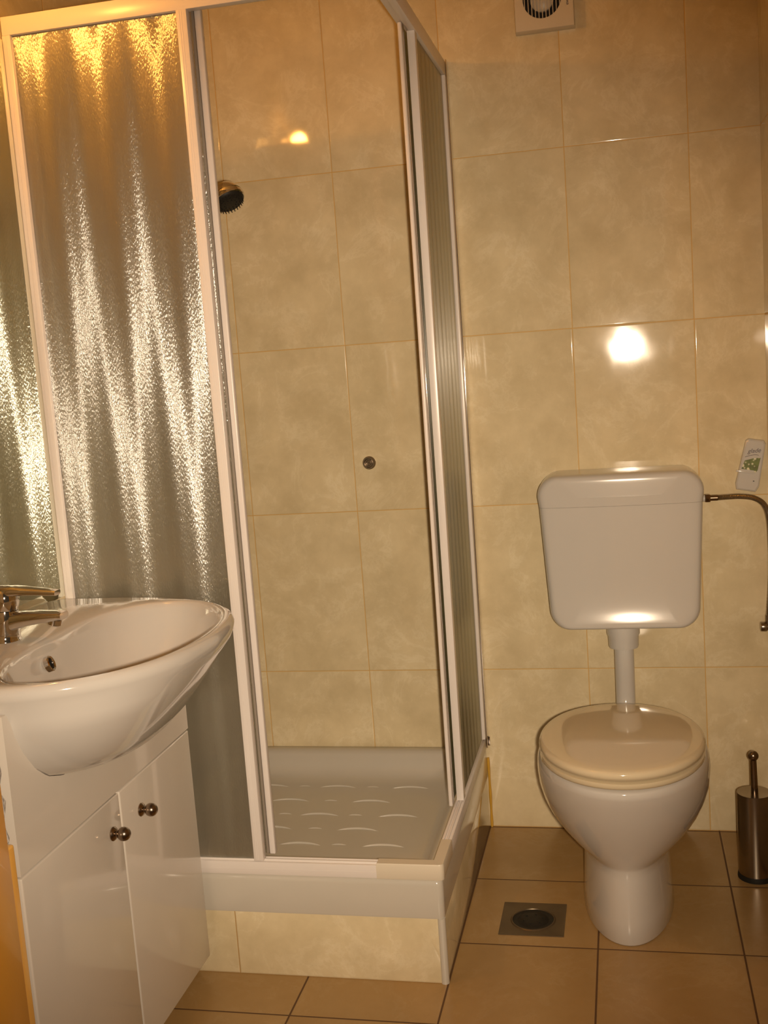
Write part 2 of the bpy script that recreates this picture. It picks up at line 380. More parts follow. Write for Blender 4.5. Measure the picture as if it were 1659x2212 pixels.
# fixed panels: glass and end posts
boxo('glass_panel', (XL+0.019, 0.2125, -0.7800, -0.7765, ZB, ZR0), M_gf, enc, 0)
prof_v('panel_post', 0.2115, 0.2330, -0.789, -0.770, ZB-0.001, ZR0+0.001, groove=(0.2185, 0.2225))
boxo('glass_panel', (0.6085, 0.6120, -0.4300, -0.044, ZB, ZR0), M_gs, enc, 0)
prof_v('panel_post', 0.6010, 0.6185, -0.452, -0.428, ZB-0.001, ZR0+0.001)
# sliding doors parked behind the fixed panels
def door(front):
    bm = bmesh.new()
    if front:
        box(bm, 0.2385, 0.2520, -0.7635, -0.748, ZB+0.003, ZR0+0.008, 0.003, 3)
        box(bm, 0.2330, 0.2390, -0.7600, -0.754, ZB+0.006, ZR0+0.004, 0.0005)
        root = link('sliding_door', bm, M_alu, enc)
        bm = bmesh.new(); box(bm, 0.2332, 0.2383, -0.7640, -0.7601, ZB+0.006, ZR0+0.004)
        link('gap_shade_strip', bm, M_gap, root)  # grey strip painting the shade of the gap between post and door
        bm = bmesh.new(); box(bm, XL+0.022, XL+0.040, -0.7625, -0.749, ZB+0.003, ZR0+0.008, 0.002, 2); link('stile', bm, M_alu, root)
        bm = bmesh.new(); box(bm, XL+0.040, 0.2335, -0.758, -0.7548, ZB+0.006, ZR0+0.004); link('glass_pane', bm, M_gf, root)
    else:
        box(bm, 0.5895, 0.5985, -0.498, -0.482, ZB+0.003, ZR0+0.008, 0.003, 3)
        root = link('sliding_door', bm, M_alu, enc)
        bm = bmesh.new(); box(bm, 0.5945, 0.5965, -0.484, -0.470, ZB+0.003, ZR0+0.008, 0.0004); box(bm, 0.5975, 0.5990, -0.482, -0.472, ZB+0.003, ZR0+0.008, 0.0004); link('edge_strip', bm, M_chrome, root)
        bm = bmesh.new(); box(bm, 0.5935, 0.5965, -0.470, -0.075, ZB+0.006, ZR0+0.004); link('glass_pane', bm, M_gs, root)
        bm = bmesh.new(); box(bm, 0.5895, 0.5985, -0.075, -0.055, ZB+0.003, ZR0+0.008, 0.002, 2); link('stile', bm, M_alu, root)
door(True); door(False)

# ------------------------------------------------------------------ shower fittings
sh = empty('hand_shower', (XL, -0.42, 1.66), 'chrome hand shower head with black spray face behind the enclosure post', 'shower head')
hc = Vector((0.148, -0.40, 1.700)); nrm = Vector((0.42, -0.30, -0.86)).normalized()
bm = bmesh.new(); lathe(bm, [(0.012,-0.034),(0.024,-0.030),(0.033,-0.020),(0.0375,-0.010),(0.0385,-0.0065),(0.0372,-0.0055),(0.0372,-0.0040),(0.0395,-0.0030),(0.0400,0.003),(0.0385,0.0075),(0.036,0.009)], hc, nrm, 48)
link('head', bm, M_chrome, sh)
bm = bmesh.new(); lathe(bm, [(0.0365,0.0088),(0.035,0.0115),(0.030,0.0150),(0.018,0.0175),(0.001,0.018)], hc, nrm, 40)
ax = nrm; a1 = ax.cross(Vector((0,0,1))).normalized(); a2 = ax.cross(a1)
for rr0, cnt in ((0.031, 26), (0.024, 18), (0.015, 10)):
    for k in range(cnt):
        c = hc + a1*rr0*math.cos(2*PI*k/cnt) + a2*rr0*math.sin(2*PI*k/cnt)
        lathe(bm, [(0.0013, 0.010), (0.0011, 0.0195)], c, nrm, 6)
o = link('spray_face', bm, M_dark, sh); o['label'] = 'black rubber spray face'
bm = bmesh.new(); tube(bm, smoothpath([hc - nrm*0.022, hc + Vector((-0.06,-0.002,0.016)), Vector((0.0,-0.412,1.69)), Vector((-0.105,-0.42,1.645))], 6), [0.015]*8+[0.0125]*11, 16)
link('handle', bm, M_chrome, sh)
bm = bmesh.new(); box(bm, XL, -0.105, -0.436, -0.404, 1.63, 1.662, 0.006, 3); tube(bm, [(-0.13,-0.42,1.20),(-0.13,-0.42,1.75)], 0.009, 14)
box(bm, XL, -0.122, -0.43, -0.41, 1.19, 1.21, 0.004); box(bm, XL, -0.122, -0.43, -0.41, 1.74, 1.76, 0.004)
link('wall_rail', bm, M_chrome, sh)
po = empty('pipe_outlet', (0.345, 0, 1.032), 'corroded round threaded water outlet in the shower wall', 'pipe fitting')
bm = bmesh.new(); lathe(bm, [(0.0165,0.0),(0.0165,0.008),(0.0150,0.012),(0.0128,0.012),(0.0122,0.004),(0.0102,0.004),(0.0098,0.010),(0.0080,0.010),(0.0076,0.003),(0.0058,0.003),(0.0052,0.008),(0.0030,0.008),(0.0020,0.002)], (0.345,-0.0005,1.032), (0,-1,0), 28)
link('threaded_ring', bm, M_dsteel, po)
bm = bmesh.new(); lathe(bm, [(0.0180,0.0),(0.0180,0.004),(0.0168,0.0055)], (0.3445,-0.0003,1.0315), (0,-1,0), 28); link('collar', bm, M_bronze, po)

# ------------------------------------------------------------------ mirror (bevelled) and the lamp above it
mi = empty('mirror', (XL, -1.2, 0.85), 'frameless mirror on the left wall above the washbasin', 'mirror')
M_mir = simple('mirror_silver', (0.80,0.82,0.72), 0.012, metal=1.0, var=0.0)
y0, y1, z0, z1, bw, xf = -1.50, -0.793, 0.856, 1.99, 0.022, XL+0.006
bm = bmesh.new()
a = [(XL+0.0005,y0,z0),(XL+0.0005,y1,z0),(XL+0.0005,y1,z1),(XL+0.0005,y0,z1)]
b_ = [(xf-0.0035,y0,z0),(xf-0.0035,y1,z0),(xf-0.0035,y1,z1),(xf-0.0035,y0,z1)]
c_ = [(xf,y0+bw,z0+bw),(xf,y1-bw,z0+bw),(xf,y1-bw,z1-bw),(xf,y0+bw,z1-bw)]
loft(bm, [a,b_,c_]); link('pane', bm, M_mir, mi, smooth=False)
la = empty('wall_lamp', (XL, -1.12, 2.11), 'warm glowing globe lamp on the left wall above the mirror', 'lamp')
bm = bmesh.new(); lathe(bm, [(0.05,0.0),(0.05,0.012),(0.03,0.022),(0.014,0.030),(0.014,0.045)], (XL+0.0005,-1.12,2.11), (1,0,0), 28); link('wall_plate', bm, M_chrome, la)
m_, nt, b = newmat('lit_globe'); b.inputs['Emission Color'].default_value = (*LAMP_C, 1); b.inputs['Emission Strength'].default_value = LAMP_E*6.6; b.inputs['Base Color'].default_value = (0.9,0.8,0.6,1)
bm = bmesh.new(); lathe(bm, [(0.010,0.040)]+[(0.025*math.sin(PI*k/12), 0.066-0.025*math.cos(PI*k/12)) for k in range(2,13)], (XL,-1.12,2.11), (1,0,0), 24); link('globe', bm, m_, la)

# ------------------------------------------------------------------ washbasin
YC = -1.155
OUT = [(-0.158,-0.850),(-0.158,-0.95),(-0.158,-1.155),(-0.158,-1.36),(-0.158,-1.463),(-0.06,-1.478),(0.05,-1.477),(0.13,-1.462),(0.205,-1.425),(0.265,-1.365),(0.305,-1.28),(0.322,-1.18),(0.322,-1.12),(0.308,-1.03),(0.272,-0.952),(0.212,-0.895),(0.13,-0.858),(0.03,-0.842),(-0.07,-0.840)]
def closed_spline(P, n=6):
    out = []; L_ = len(P)
    for i in range(L_):
        p0,p1,p2,p3 = [Vector((*P[(i+k) % L_], 0)) for k in (-1,0,1,2)]
        for k in range(n):
            t = k/n; v = 0.5*((2*p1)+(p2-p0)*t+(2*p0-5*p1+4*p2-p3)*t*t+(3*p1-p0-3*p2+p3)*t**3)
            out.append((min(max(v.x, XL+0.001), 1), v.y))
    return out
def polar(P, c, n=96):
    """resample a closed outline at equal angles about c"""
    res = []
    for k in range(n):
        a = 2*PI*k/n; d = Vector((math.cos(a), math.sin(a))); best = None
        for i in range(len(P)):
            p = Vector(P[i][:2]) - Vector(c); q = Vector(P[(i+1) % len(P)][:2]) - Vector(c)
            e = q - p; den = d.x*e.y - d.y*e.x
            if abs(den) < 1e-12: continue
            t = (p.x*e.y - p.y*e.x)/den; s = (p.x*d.y - p.y*d.x)/den
            if t > 0 and -1e-6 <= s <= 1+1e-6: best = t if best is None else max(best, t)
        res.append(best)
    return res
C0 = (0.10, YC); NP = 96
Ro = polar(closed_spline(OUT), C0, NP)
INN = [(0.010,-1.155),(0.012,-1.06),(0.030,-0.975),(0.075,-0.915),(0.14,-0.893),(0.205,-0.915),(0.257,-0.972),(0.287,-1.05),(0.297,-1.155),(0.288,-1.26),(0.255,-1.345),(0.205,-1.405),(0.14,-1.430),(0.075,-1.415),(0.030,-1.345),(0.012,-1.25)]
Ri = polar(closed_spline(INN), C0, NP)
def ringp(Rr, z, s=1.0, c=C0, off=0.0, zf=None):
    return [(c[0] + (Rr[k]*s+off)*math.cos(2*PI*k/NP), c[1] + (Rr[k]*s+off)*math.sin(2*PI*k/NP), z if zf is None else zf(k)) for k in range(NP)]
def body(z, x1, hy_, x0=XL+0.001, cyy=YC, p=2.6):
    """underside ring: superellipse half at front, square at the wall"""
    P = []
    xm = 0.02
    for k in range(NP):
        a = 2*PI*k/NP; ca, sa = math.cos(a), math.sin(a)
        ex = (x1-xm) if ca >= 0 else (xm-x0); q = p if ca >= 0 else 8
        P.append((xm + ex*math.copysign(abs(ca)**(2/q), ca), cyy + hy_*math.copysign(abs(sa)**(2/q), sa), z))
    return P
wb = empty('washbasin', (0.08, YC, 0.66), 'white oval ceramic washbasin bulging out of the vanity cabinet', 'washbasin')
bm = bmesh.new()
LV = [(0.665,0.125,0.08,-0.004),(0.6662,0.148,0.125,-0.007),(0.671,0.172,0.172,-0.011),(0.687,0.203,0.212,-0.014),(0.714,0.230,0.245,-0.015),(0.747,0.255,0.272,-0.013),(0.780,0.280,0.294,-0.008),(0.806,0.297,0.306,-0.003)]
bod = [body(z_, a_, b_, cyy=YC+c_) for z_, a_, b_, c_ in LV]
# resample body rings on the same angles about C0 so that rings match
def rep(ring):
    Rb = polar([(p[0], p[1]) for p in ring], C0, NP); return ringp(Rb, ring[0][2])
rings = [rep(r) for r in bod]
rings += [ringp(Ro, 0.826, 1, off=-0.008), ringp(Ro, 0.838, 1, off=-0.002), ringp(Ro, 0.848), ringp(Ro, 0.857, off=-0.004), ringp(Ro, 0.861, off=-0.011)]
mid = [0.5*(Ro[k]-0.011) + 0.5*(Ri[k]+0.006) for k in range(NP)]
rings += [ringp(mid, 0.8612), ringp(Ri, 0.8605, off=0.006), ringp(Ri, 0.857), ringp(Ri, 0.849, off=-0.005), ringp(Ri, 0.83, off=-0.010)]
for s, z in ((0.90, 0.80), (0.82, 0.768), (0.70, 0.738), (0.52, 0.716), (0.30, 0.704), (0.12, 0.700)):
    rings.append([(C0[0]+0.03*(1-s) + Ri[k]*s*math.cos(2*PI*k/NP), YC + Ri[k]*s*math.sin(2*PI*k/NP), z) for k in range(NP)])
loft(bm, rings); link('bowl', bm, M_bas, wb, angle=70)
ov = Vector((0.0135, -1.155, 0.806))
OVP = Vector((0.0290, -1.206, 0.8240)); OVN = Vector((0.93, 0.16, 0.33)).normalized()
bm = bmesh.new(); lathe(bm, [(0.0105,-0.008),(0.0140,-0.004),(0.0140,0.004),(0.0125,0.0056),(0.0100,0.004),(0.0095,0.001)], OVP, OVN, 28)
o = link('overflow_ring', bm, M_chrome, wb); o['label'] = 'chrome overflow ring'
bm = bmesh.new(); lathe(bm, [(0.0096,0.0012),(0.001,0.0012)], OVP, OVN, 20); link('overflow_hole', bm, M_dark, wb)  # flat black disc painting the shade inside the overflow
bm = bmesh.new(); lathe(bm, [(0.030,0.0),(0.029,0.003),(0.020,0.004),(0.018,0.001),(0.001,0.001)], (C0[0]+0.03, YC, 0.7015), (0,0,1), 28)
o = link('drain_ring', bm, M_chrome, wb); o['label'] = 'chrome drain ring'

# tap
TP = Vector((-0.068, -1.178, 0.861))
tp = empty('basin_tap', TP, 'chrome single-lever mixer tap on the washbasin deck', 'tap')
def sweep_rect(bm, path, ws, hs, ydir=Vector((0,1,0)), n=16):
    P = [Vector(p) for p in path]; rings = []
    def lerp(a_):
        k_ = [a_[0], a_[4], a_[8], a_[12]]; out = []
        for i in range(len(P)):
            t = i/(len(P)-1)*3; j = min(int(t), 2); out.append(k_[j]+(k_[j+1]-k_[j])*(t-j))
        return out
    ws, hs = lerp(ws), lerp(hs)
    for i, p in enumerate(P):
        t = (P[min(i+1,len(P)-1)]-P[max(i-1,0)]).normalized(); nz_ = ydir.cross(t).normalized()*-1
        w, h = ws[i]/2, hs[i]/2
        rings.append([p + ydir*w*math.copysign(abs(math.cos(2*PI*k/n))**0.6, math.cos(2*PI*k/n)) + nz_*h*math.copysign(abs(math.sin(2*PI*k/n))**0.6, math.sin(2*PI*k/n)) for k in range(n)])
    loft(bm, rings)
bm = bmesh.new()
lathe(bm, [(0.0290,0.0),(0.0290,0.003),(0.0275,0.005),(0.0265,0.015),(0.0262,0.034),(0.0255,0.048),(0.0235,0.056)], TP, (0.10,0,1), 40)
link('body', bm, M_chrome, tp)
bm = bmesh.new()
sweep_rect(bm, smoothpath([TP+Vector((-0.004,0,0.026)), TP+Vector((0.030,0,0.0365)), TP+Vector((0.072,0,0.0405)), TP+Vector((0.120,0,0.0425))], 5), [0.040]*4+[0.037]*4+[0.034]*4+[0.031]*4, [0.040]*4+[0.030]*4+[0.022]*4+[0.013]*4)
sp_ = link('spout', bm, M_chrome, tp)
bm = bmesh.new(); lathe(bm, [(0.0120,0.0),(0.0120,-0.010),(0.0100,-0.012),(0.008,-0.008)], TP+Vector((0.103,0,0.037)), (0.30,0,1), 24); link('aerator', bm, M_chrome, sp_)
bm = bmesh.new()
lathe(bm, [(0.0235,0.057),(0.0250,0.062),(0.0262,0.072),(0.0255,0.084),(0.0205,0.093),(0.010,0.098),(0.002,0.099)], TP, (0.10,0,1), 40)
sweep_rect(bm, smoothpath([TP+Vector((-0.018,0,0.080)), TP+Vector((0.018,0,0.0885)), TP+Vector((0.060,0,0.0875)), TP+Vector((0.112,0,0.0835))], 5), [0.044]*4+[0.040]*4+[0.030]*4+[0.022]*4, [0.028]*4+[0.020]*4+[0.013]*4+[0.009]*4)
link('lever', bm, M_chrome, tp)

# ------------------------------------------------------------------ vanity cabinet
cab = empty('vanity_cabinet', (0.0, -1.145, 0.0), 'white gloss two-door vanity cabinet under the washbasin', 'cabinet')
CX0, CX1, CY0, CY1, CZ0, CZ1, SEAM = XL+0.002, 0.101, -1.480, -0.812, 0.056, 0.822, 0.5675
bm = bmesh.new()
box(bm, CX0, 0.082, CY0+0.001, CY0+0.017, CZ0, CZ1, 0.0008); box(bm, CX0, 0.082, CY1-0.017, CY1-0.001, CZ0, CZ1, 0.0008)
box(bm, CX0, 0.080, CY0+0.017, CY1-0.017, CZ0, CZ0+0.016); box(bm, CX0, CX0+0.006, CY0+0.017, CY1-0.017, CZ0, 0.64)
box(bm, CX0+0.06, 0.03, CY0+0.03, CY1-0.03, 0.0, CZ0, 0.001)
link('carcass', bm, M_gloss, cab)
# upper panel with a cut-out following the basin
def zcut(y):
    lv = LV + [(0.83, 0.31, 0.318, 0.0)]
    pr = None
    for z, x1, h, c_ in lv:
        t = abs(y-(YC+c_))
        q = ((0.101-0.02)/(x1-0.02)); hh = h*max(0.0, 1-min(1,q)**2.6)**(1/2.6)
        if hh >= t:
            if pr is None: return z
            (pz, ph) = pr; return pz + (z-pz)*(t-ph)/max(hh-ph, 1e-6)
        pr = (z, hh)
    return CZ1
bm = bmesh.new(); ys = [CY0 + (CY1-CY0)*i/60 for i in range(61)]
F = {}
for xi, x in enumerate((0.083, CX1)):
    for i, y in enumerate(ys):
        F[(xi,i,0)] = bm.verts.new((x, y, SEAM+0.0015)); F[(xi,i,1)] = bm.verts.new((x, y, min(CZ1, zcut(y)-0.0008)))
for i in range(60):
    bm.faces.new((F[(1,i,0)],F[(1,i+1,0)],F[(1,i+1,1)],F[(1,i,1)])); bm.faces.new((F[(0,i,0)],F[(0,i,1)],F[(0,i+1,1)],F[(0,i+1,0)]))
    bm.faces.new((F[(0,i,0)],F[(0,i+1,0)],F[(1,i+1,0)],F[(1,i,0)])); bm.faces.new((F[(0,i,1)],F[(1,i,1)],F[(1,i+1,1)],F[(0,i+1,1)]))
for i in (0, 60): bm.faces.new((F[(0,i,0)],F[(1,i,0)],F[(1,i,1)],F[(0,i,1)]))
es = [e for e in bm.edges if all(abs(v.co.x-CX1) < 1e-6 for v in e.verts) and (abs(e.verts[0].co.y-e.verts[1].co.y) < 1e-6 or all(abs(v.co.z-SEAM-0.0015) < 1e-6 for v in e.verts)) and len(e.link_faces) == 2 and e.calc_face_angle(0) > 0.5]
bmesh.ops.bevel(bm, geom=es, offset=0.003, segments=3, affect='EDGES')
link('fascia', bm, M_gloss, cab, angle=30)
def cab_door(ya, yb, ky):
    bm = bmesh.new(); box(bm, 0.083, CX1, ya, yb, CZ0+0.001, SEAM-0.0025, 0.003, 3)
    d = link('door', bm, M_gloss, cab, angle=30)
    bm = bmesh.new()
    lathe(bm, [(0.0125,0.0),(0.0130,0.002),(0.0110,0.005),(0.0065,0.008),(0.0058,0.011)] + [(0.0125*math.sin(a), 0.0215-0.0125*math.cos(a)) for a in [0.5+(PI-0.5)*k/12 for k in range(13)]], (CX1+0.0002, ky, 0.4985 if ky > -1.1 else 0.5035), (1,0,0), 28)
    link('knob', bm, M_bronze, d)
cab_door(CY0, YC+0.0095, -1.183); cab_door(YC+0.0125, CY1, -1.066)

# ------------------------------------------------------------------ toilet
TXc = 0.988
def egg(z, hw, yf, yb, cx=TXc, n=64, pf=2.0, pb=2.15):
    """closed ring: pointed-oval plan with the widest place 58% back"""
    ym = yf + (yb-yf)*0.49; P = []
    for k in range(n):
        a = 2*PI*k/n; c, s = math.cos(a), math.sin(a)
        if c >= 0: e = 2/pf; y = ym - (ym-yf)*abs(c)**e
        else: e = 2/pb; y = ym + (yb-ym)*abs(c)**e
        P.append((cx + hw*math.copysign(abs(s)**e, s), y, z))
    return P
to = empty('toilet', (TXc, -0.35, 0.0), 'white floor-standing toilet with closed cream seat', 'toilet')
bm = bmesh.new()
rings = [egg(0.0,0.1035,-0.602,-0.10,pb=4), egg(0.004,0.1055,-0.605,-0.10,pb=4), egg(0.05,0.1025,-0.601,-0.10,pb=4), egg(0.10,0.1000,-0.596,-0.10,pb=4), egg(0.145,0.0985,-0.592,-0.10,pb=4), egg(0.164,0.0995,-0.591,-0.10,pb=4), egg(0.172,0.105,-0.594,-0.105,pb=3.6),
         egg(0.182,0.119,-0.600,-0.11,pb=3.2), egg(0.200,0.138,-0.610,-0.115,pb=3), egg(0.225,0.157,-0.626,-0.12,pb=3), egg(0.255,0.1735,-0.645,-0.125), egg(0.285,0.1845,-0.664,-0.13), egg(0.320,0.1915,-0.685,-0.135), egg(0.355,0.1935,-0.704,-0.135), egg(0.380,0.1915,-0.717,-0.135), egg(0.395,0.187,-0.722,-0.137), egg(0.4005,0.181,-0.718,-0.142),
         egg(0.401,0.150,-0.690,-0.24), egg(0.395,0.138,-0.675,-0.25), egg(0.35,0.125,-0.655,-0.26), egg(0.27,0.09,-0.60,-0.30), egg(0.22,0.05,-0.52,-0.36)]
loft(bm, rings); link('pan', bm, M_cer, to, angle=70)
bm = bmesh.new()
loft(bm, [egg(0.410,0.174,-0.728,-0.30), egg(0.408,0.170,-0.722,-0.305), egg(0.4065,0.12,-0.66,-0.36), egg(0.412,0.115,-0.655,-0.365), egg(0.424,0.12,-0.66,-0.36), egg(0.4275,0.170,-0.722,-0.302), egg(0.424,0.1775,-0.734,-0.297), egg(0.416,0.178,-0.735,-0.297), egg(0.410,0.174,-0.728,-0.30)], False, False)
for sx in (-1, 1): box(bm, TXc+sx*0.125-0.012, TXc+sx*0.125+0.012, -0.615, -0.600, 0.401, 0.409, 0.002)
o = link('seat', bm, M_seat, to, angle=60); o['label'] = 'cream seat ring'
bm = bmesh.new()
loft(bm, [egg(0.430,0.150,-0.70,-0.33), egg(0.4295,0.170,-0.726,-0.302), egg(0.432,0.1775,-0.736,-0.295), egg(0.440,0.1795,-0.739,-0.293), egg(0.4465,0.1785,-0.738,-0.294), egg(0.4505,0.1745,-0.733,-0.298), egg(0.4525,0.168,-0.726,-0.304), egg(0.4545,0.150,-0.706,-0.322), egg(0.4560,0.11,-0.66,-0.36), egg(0.4565,0.05,-0.59,-0.43), egg(0.4565,0.01,-0.52,-0.5)])
o = link('lid', bm, M_seat, to, angle=70); o['label'] = 'closed cream lid'
for sx in (-1, 1):
    bm = bmesh.new(); tube(bm, [(TXc+sx*0.075-0.02,-0.285,0.418),(TXc+sx*0.075+0.02,-0.285,0.418)], 0.0095, 16); link('hinge', bm, M_seat, to)

# cistern
ci = empty('cistern', (1.004, -0.09, 0.59), 'white plastic wall-hung cistern above the toilet', 'cistern')
def cring(y, ins, z0_, z1_, wt, wb_, r):
    """rounded trapezoid ring in the xz plane at depth y"""
    P = []; cx_ = 1.0040; n = 10
    for sx, sz, a0 in ((1,1,0),(-1,1,PI/2),(-1,-1,PI),(1,-1,3*PI/2)):
        for k in range(n+1):
            a = a0+(PI/2)*k/n
            hh = (wt if sz > 0 else wb_)/2 - ins
            z = (z1_-ins) if sz > 0 else (z0_+ins)
            P.append((cx_+sx*(hh-r)+r*math.cos(a) + (0 if sz > 0 else 0.003), y, z - sz*r + r*math.sin(a)))
    return P
def cwid(z):  # width of the tank at height z
    return 0.371 + (0.407-0.371)*(z-0.597)/(0.985-0.597)
PR = [(-0.003,0.002),(-0.06,0.0),(-0.125,0.0),(-0.143,0.0012),(-0.1515,0.004),(-0.1565,0.008),(-0.1590,0.0135),(-0.1600,0.020)] + [(-0.1603-0.00002*k, 0.020+0.009*k) for k in range(1, 15)]
def half(name, top):
    bm = bmesh.new(); rings = []; n = 10
    za, zb_ = (0.9087, 0.987) if top else (0.9083, 0.597)
    for y, ins in PR:
        P = []; r = max(0.052 - ins*0.45, 0.012)
        if top:
            ins_z = min(ins*0.6, 0.055)
            ww, wt = cwid(0.987), cwid(0.9095)
            P += [(1.004-wt/2+ins, y, za), (1.004+wt/2-ins, y, za)]
            r = min(r, (zb_-ins_z-za)*0.8)
            for sx, a0 in ((1, 0), (-1, PI/2)):
                for k in range(n+1):
                    a_ = a0+(PI/2)*k/n; P.append((1.004+sx*(ww/2-ins-r)+r*math.cos(a_), y, zb_-ins_z-r+r*math.sin(a_)))
        else:
            ww, wt = cwid(0.597), cwid(0.9078)
            P += [(1.004+wt/2-ins, y, za), (1.004-wt/2+ins, y, za)]
            for sx, a0 in ((-1, PI), (1, 3*PI/2)):
                for k in range(n+1):
                    a_ = a0+(PI/2)*k/n; P.append((1.0045+sx*(ww/2-ins-r)+r*math.cos(a_), y, zb_+ins+r+r*math.sin(a_)))
            P = [(x, yy - 0.027*min(1, max(0, (-yy-0.02)/0.14))*math.exp(-max(0, z-0.60)/0.062), z) for x, yy, z in P]
        P = [(x, yy + 0.011*min(1, max(0, (-yy-0.02)/0.14))*((x-1.004)/0.18)**2, z) for x, yy, z in P]
        rings.append(P)
    loft(bm, rings); link(name, bm, M_plas, ci, angle=50)
half('tank', False); half('lid', True)
bm = bmesh.new()
tube(bm, smoothpath([(0.999,-0.095,0.575),(0.999,-0.095,0.50),(0.9985,-0.095,0.43),(0.998,-0.100,0.39),(0.997,-0.118,0.362),(0.996,-0.150,0.350)], 6), 0.0245, 28)
fp = link('flush_pipe', bm, M_plas, ci)
bm = bmesh.new(); lathe(bm, [(0.036,-0.030),(0.0375,-0.026),(0.0385,0.0),(0.0415,0.006),(0.0415,0.034),(0.036,0.036)], (0.999,-0.095,0.565), (0,0,1), 36)
link('collar', bm, M_plas, fp)

# hose and angle valve
hs = empty('braided_hose', (1.21, -0.10, 0.911), 'braided steel water hose curving right from the cistern', 'hose')
bm = bmesh.new()
hp = smoothpath([(1.237,-0.10,0.9105),(1.262,-0.10,0.9115),(1.294,-0.10,0.9115),(1.325,-0.10,0.906),(1.348,-0.099,0.889),(1.3595,-0.096,0.855),(1.3635,-0.09,0.79),(1.3635,-0.078,0.70),(1.358,-0.062,0.604)], 26)
tube(bm, hp, [0.0066 + 0.0006*(k % 2) for k in range(len(hp))], 14)
link('hose', bm, M_steel, hs)
bm = bmesh.new(); lathe(bm, [(0.0085,0),(0.0085,0.009)], (1.2005,-0.10,0.9105), (1,0,0), 20); link('inlet', bm, M_plas, hs)
bm = bmesh.new(); lathe(bm, [(0.0098,0.0),(0.0108,0.002),(0.0108,0.011),(0.0098,0.013)], (1.2095,-0.10,0.9105), (1,0,0), 6); lathe(bm, [(0.0075,0.0),(0.0075,0.017)], (1.2225,-0.10,0.9105), (1,0,0), 20); link('nut', bm, M_bronze, hs)
av = empty('angle_valve', (1.372, -0.06, 0.575), 'small chrome angle valve at the right wall', 'valve')
bm = bmesh.new(); lathe(bm, [(0.020,0.0005),(0.019,0.004),(0.009,0.006),(0.009,0.018),(0.0115,0.019),(0.0125,0.022),(0.0125,0.032),(0.0115,0.0345)], (XR,-0.06,0.572), (-1,0,0), 14)
tube(bm, [(1.357,-0.06,0.572),(1.357,-0.06,0.602)], 0.0075, 12)
link('valve_body', bm, M_steel, av)

# ------------------------------------------------------------------ toilet brush
bx, by = 1.2915, -0.256
br = empty('toilet_brush', (bx, by, 0), 'brushed steel toilet brush holder on the floor right of the toilet', 'toilet brush')
bm = bmesh.new(); lathe(bm, [(0.043,0.0),(0.0432,0.004),(0.0415,0.012)], (bx,by,0.0004), (0,0,1), 40); o = link('base_ring', bm, M_dark, br); o['label'] = 'black plastic base ring'
bm = bmesh.new(); lathe(bm, [(0.0405,0.011),(0.0405,0.212),(0.0400,0.2155),(0.0385,0.2150)], (bx,by,0), (0,0,1), 56); link('holder', bm, M_steel, br)
bm = bmesh.new(); lathe(bm, [(0.0385,0.2125),(0.034,0.213),(0.030,0.2095),(0.012,0.2090),(0.0105,0.214),(0.002,0.215)], (bx,by,0), (0,0,1), 40); link('cap', bm, M_steel, br)
bm = bmesh.new(); tube(bm, [(bx+0.001,by,0.211),(bx+0.001,by,0.235),(bx,by,0.300)], [0.0085,0.0080,0.0072], 20); hd = link('handle', bm, M_bronze, br)
bm = bmesh.new(); lathe(bm, [(0.0125*math.sin(PI*k/14)+0.0, -0.0125*math.cos(PI*k/14)) for k in range(15)], (bx,by,0.306), (0,0,1), 28); link('ball', bm, M_bronze, hd)

# ------------------------------------------------------------------ floor drain
fd = empty('floor_drain', (0.771, -0.503, 0.0), 'square steel floor drain plate with a round dark opening', 'drain')
dc = (0.7708, -0.506); bm = bmesh.new(); n = 64; hs_ = 0.0735
def sq(k, h):
    a = 2*PI*k/n + PI/4; c, s = math.cos(a), math.sin(a); m_ = max(abs(c), abs(s)); return (c/m_*h, s/m_*h)
rings = []
rings.append([(dc[0]+sq(k,hs_)[0], dc[1]+0.003+sq(k,hs_)[1], 0.0004) for k in range(n)])
rings.append([(dc[0]+sq(k,hs_)[0], dc[1]+0.003+sq(k,hs_)[1], 0.0022) for k in range(n)])
rings.append([(dc[0]+sq(k,hs_-0.004)[0], dc[1]+0.003+sq(k,hs_-0.004)[1], 0.0014) for k in range(n)])
for r, z in ((0.052,0.0014),(0.0495,0.0034),(0.0475,0.0034),(0.0465,0.0012)):
    rings.append([(dc[0]+r*math.cos(2*PI*k/n+PI/4), dc[1]+r*math.sin(2*PI*k/n+PI/4), z) for k in range(n)])
loft(bm, rings, True, False); link('plate', bm, M_dsteel, fd, angle=25)
bm = bmesh.new(); lathe(bm, [(0.0465,0.0009),(0.0465,0.0014),(0.040,0.0008),(0.034,0.0010),(0.031,0.0026),(0.012,0.0030),(0.001,0.0030)], (dc[0],dc[1],0.0), (0,0,1), 48)  # black disc over the solid floor, painting the dark of the drain hole
for k in range(6):
    a = k*PI/3+0.3; lathe(bm, [(0.0022,0.0028),(0.0018,0.0042)], (dc[0]+0.022*math.cos(a), dc[1]+0.022*math.sin(a), 0), (0,0,1), 8)
o = link('grate', bm, M_dark, fd); o['label'] = 'round grate, black painted in for the dark drain hole'

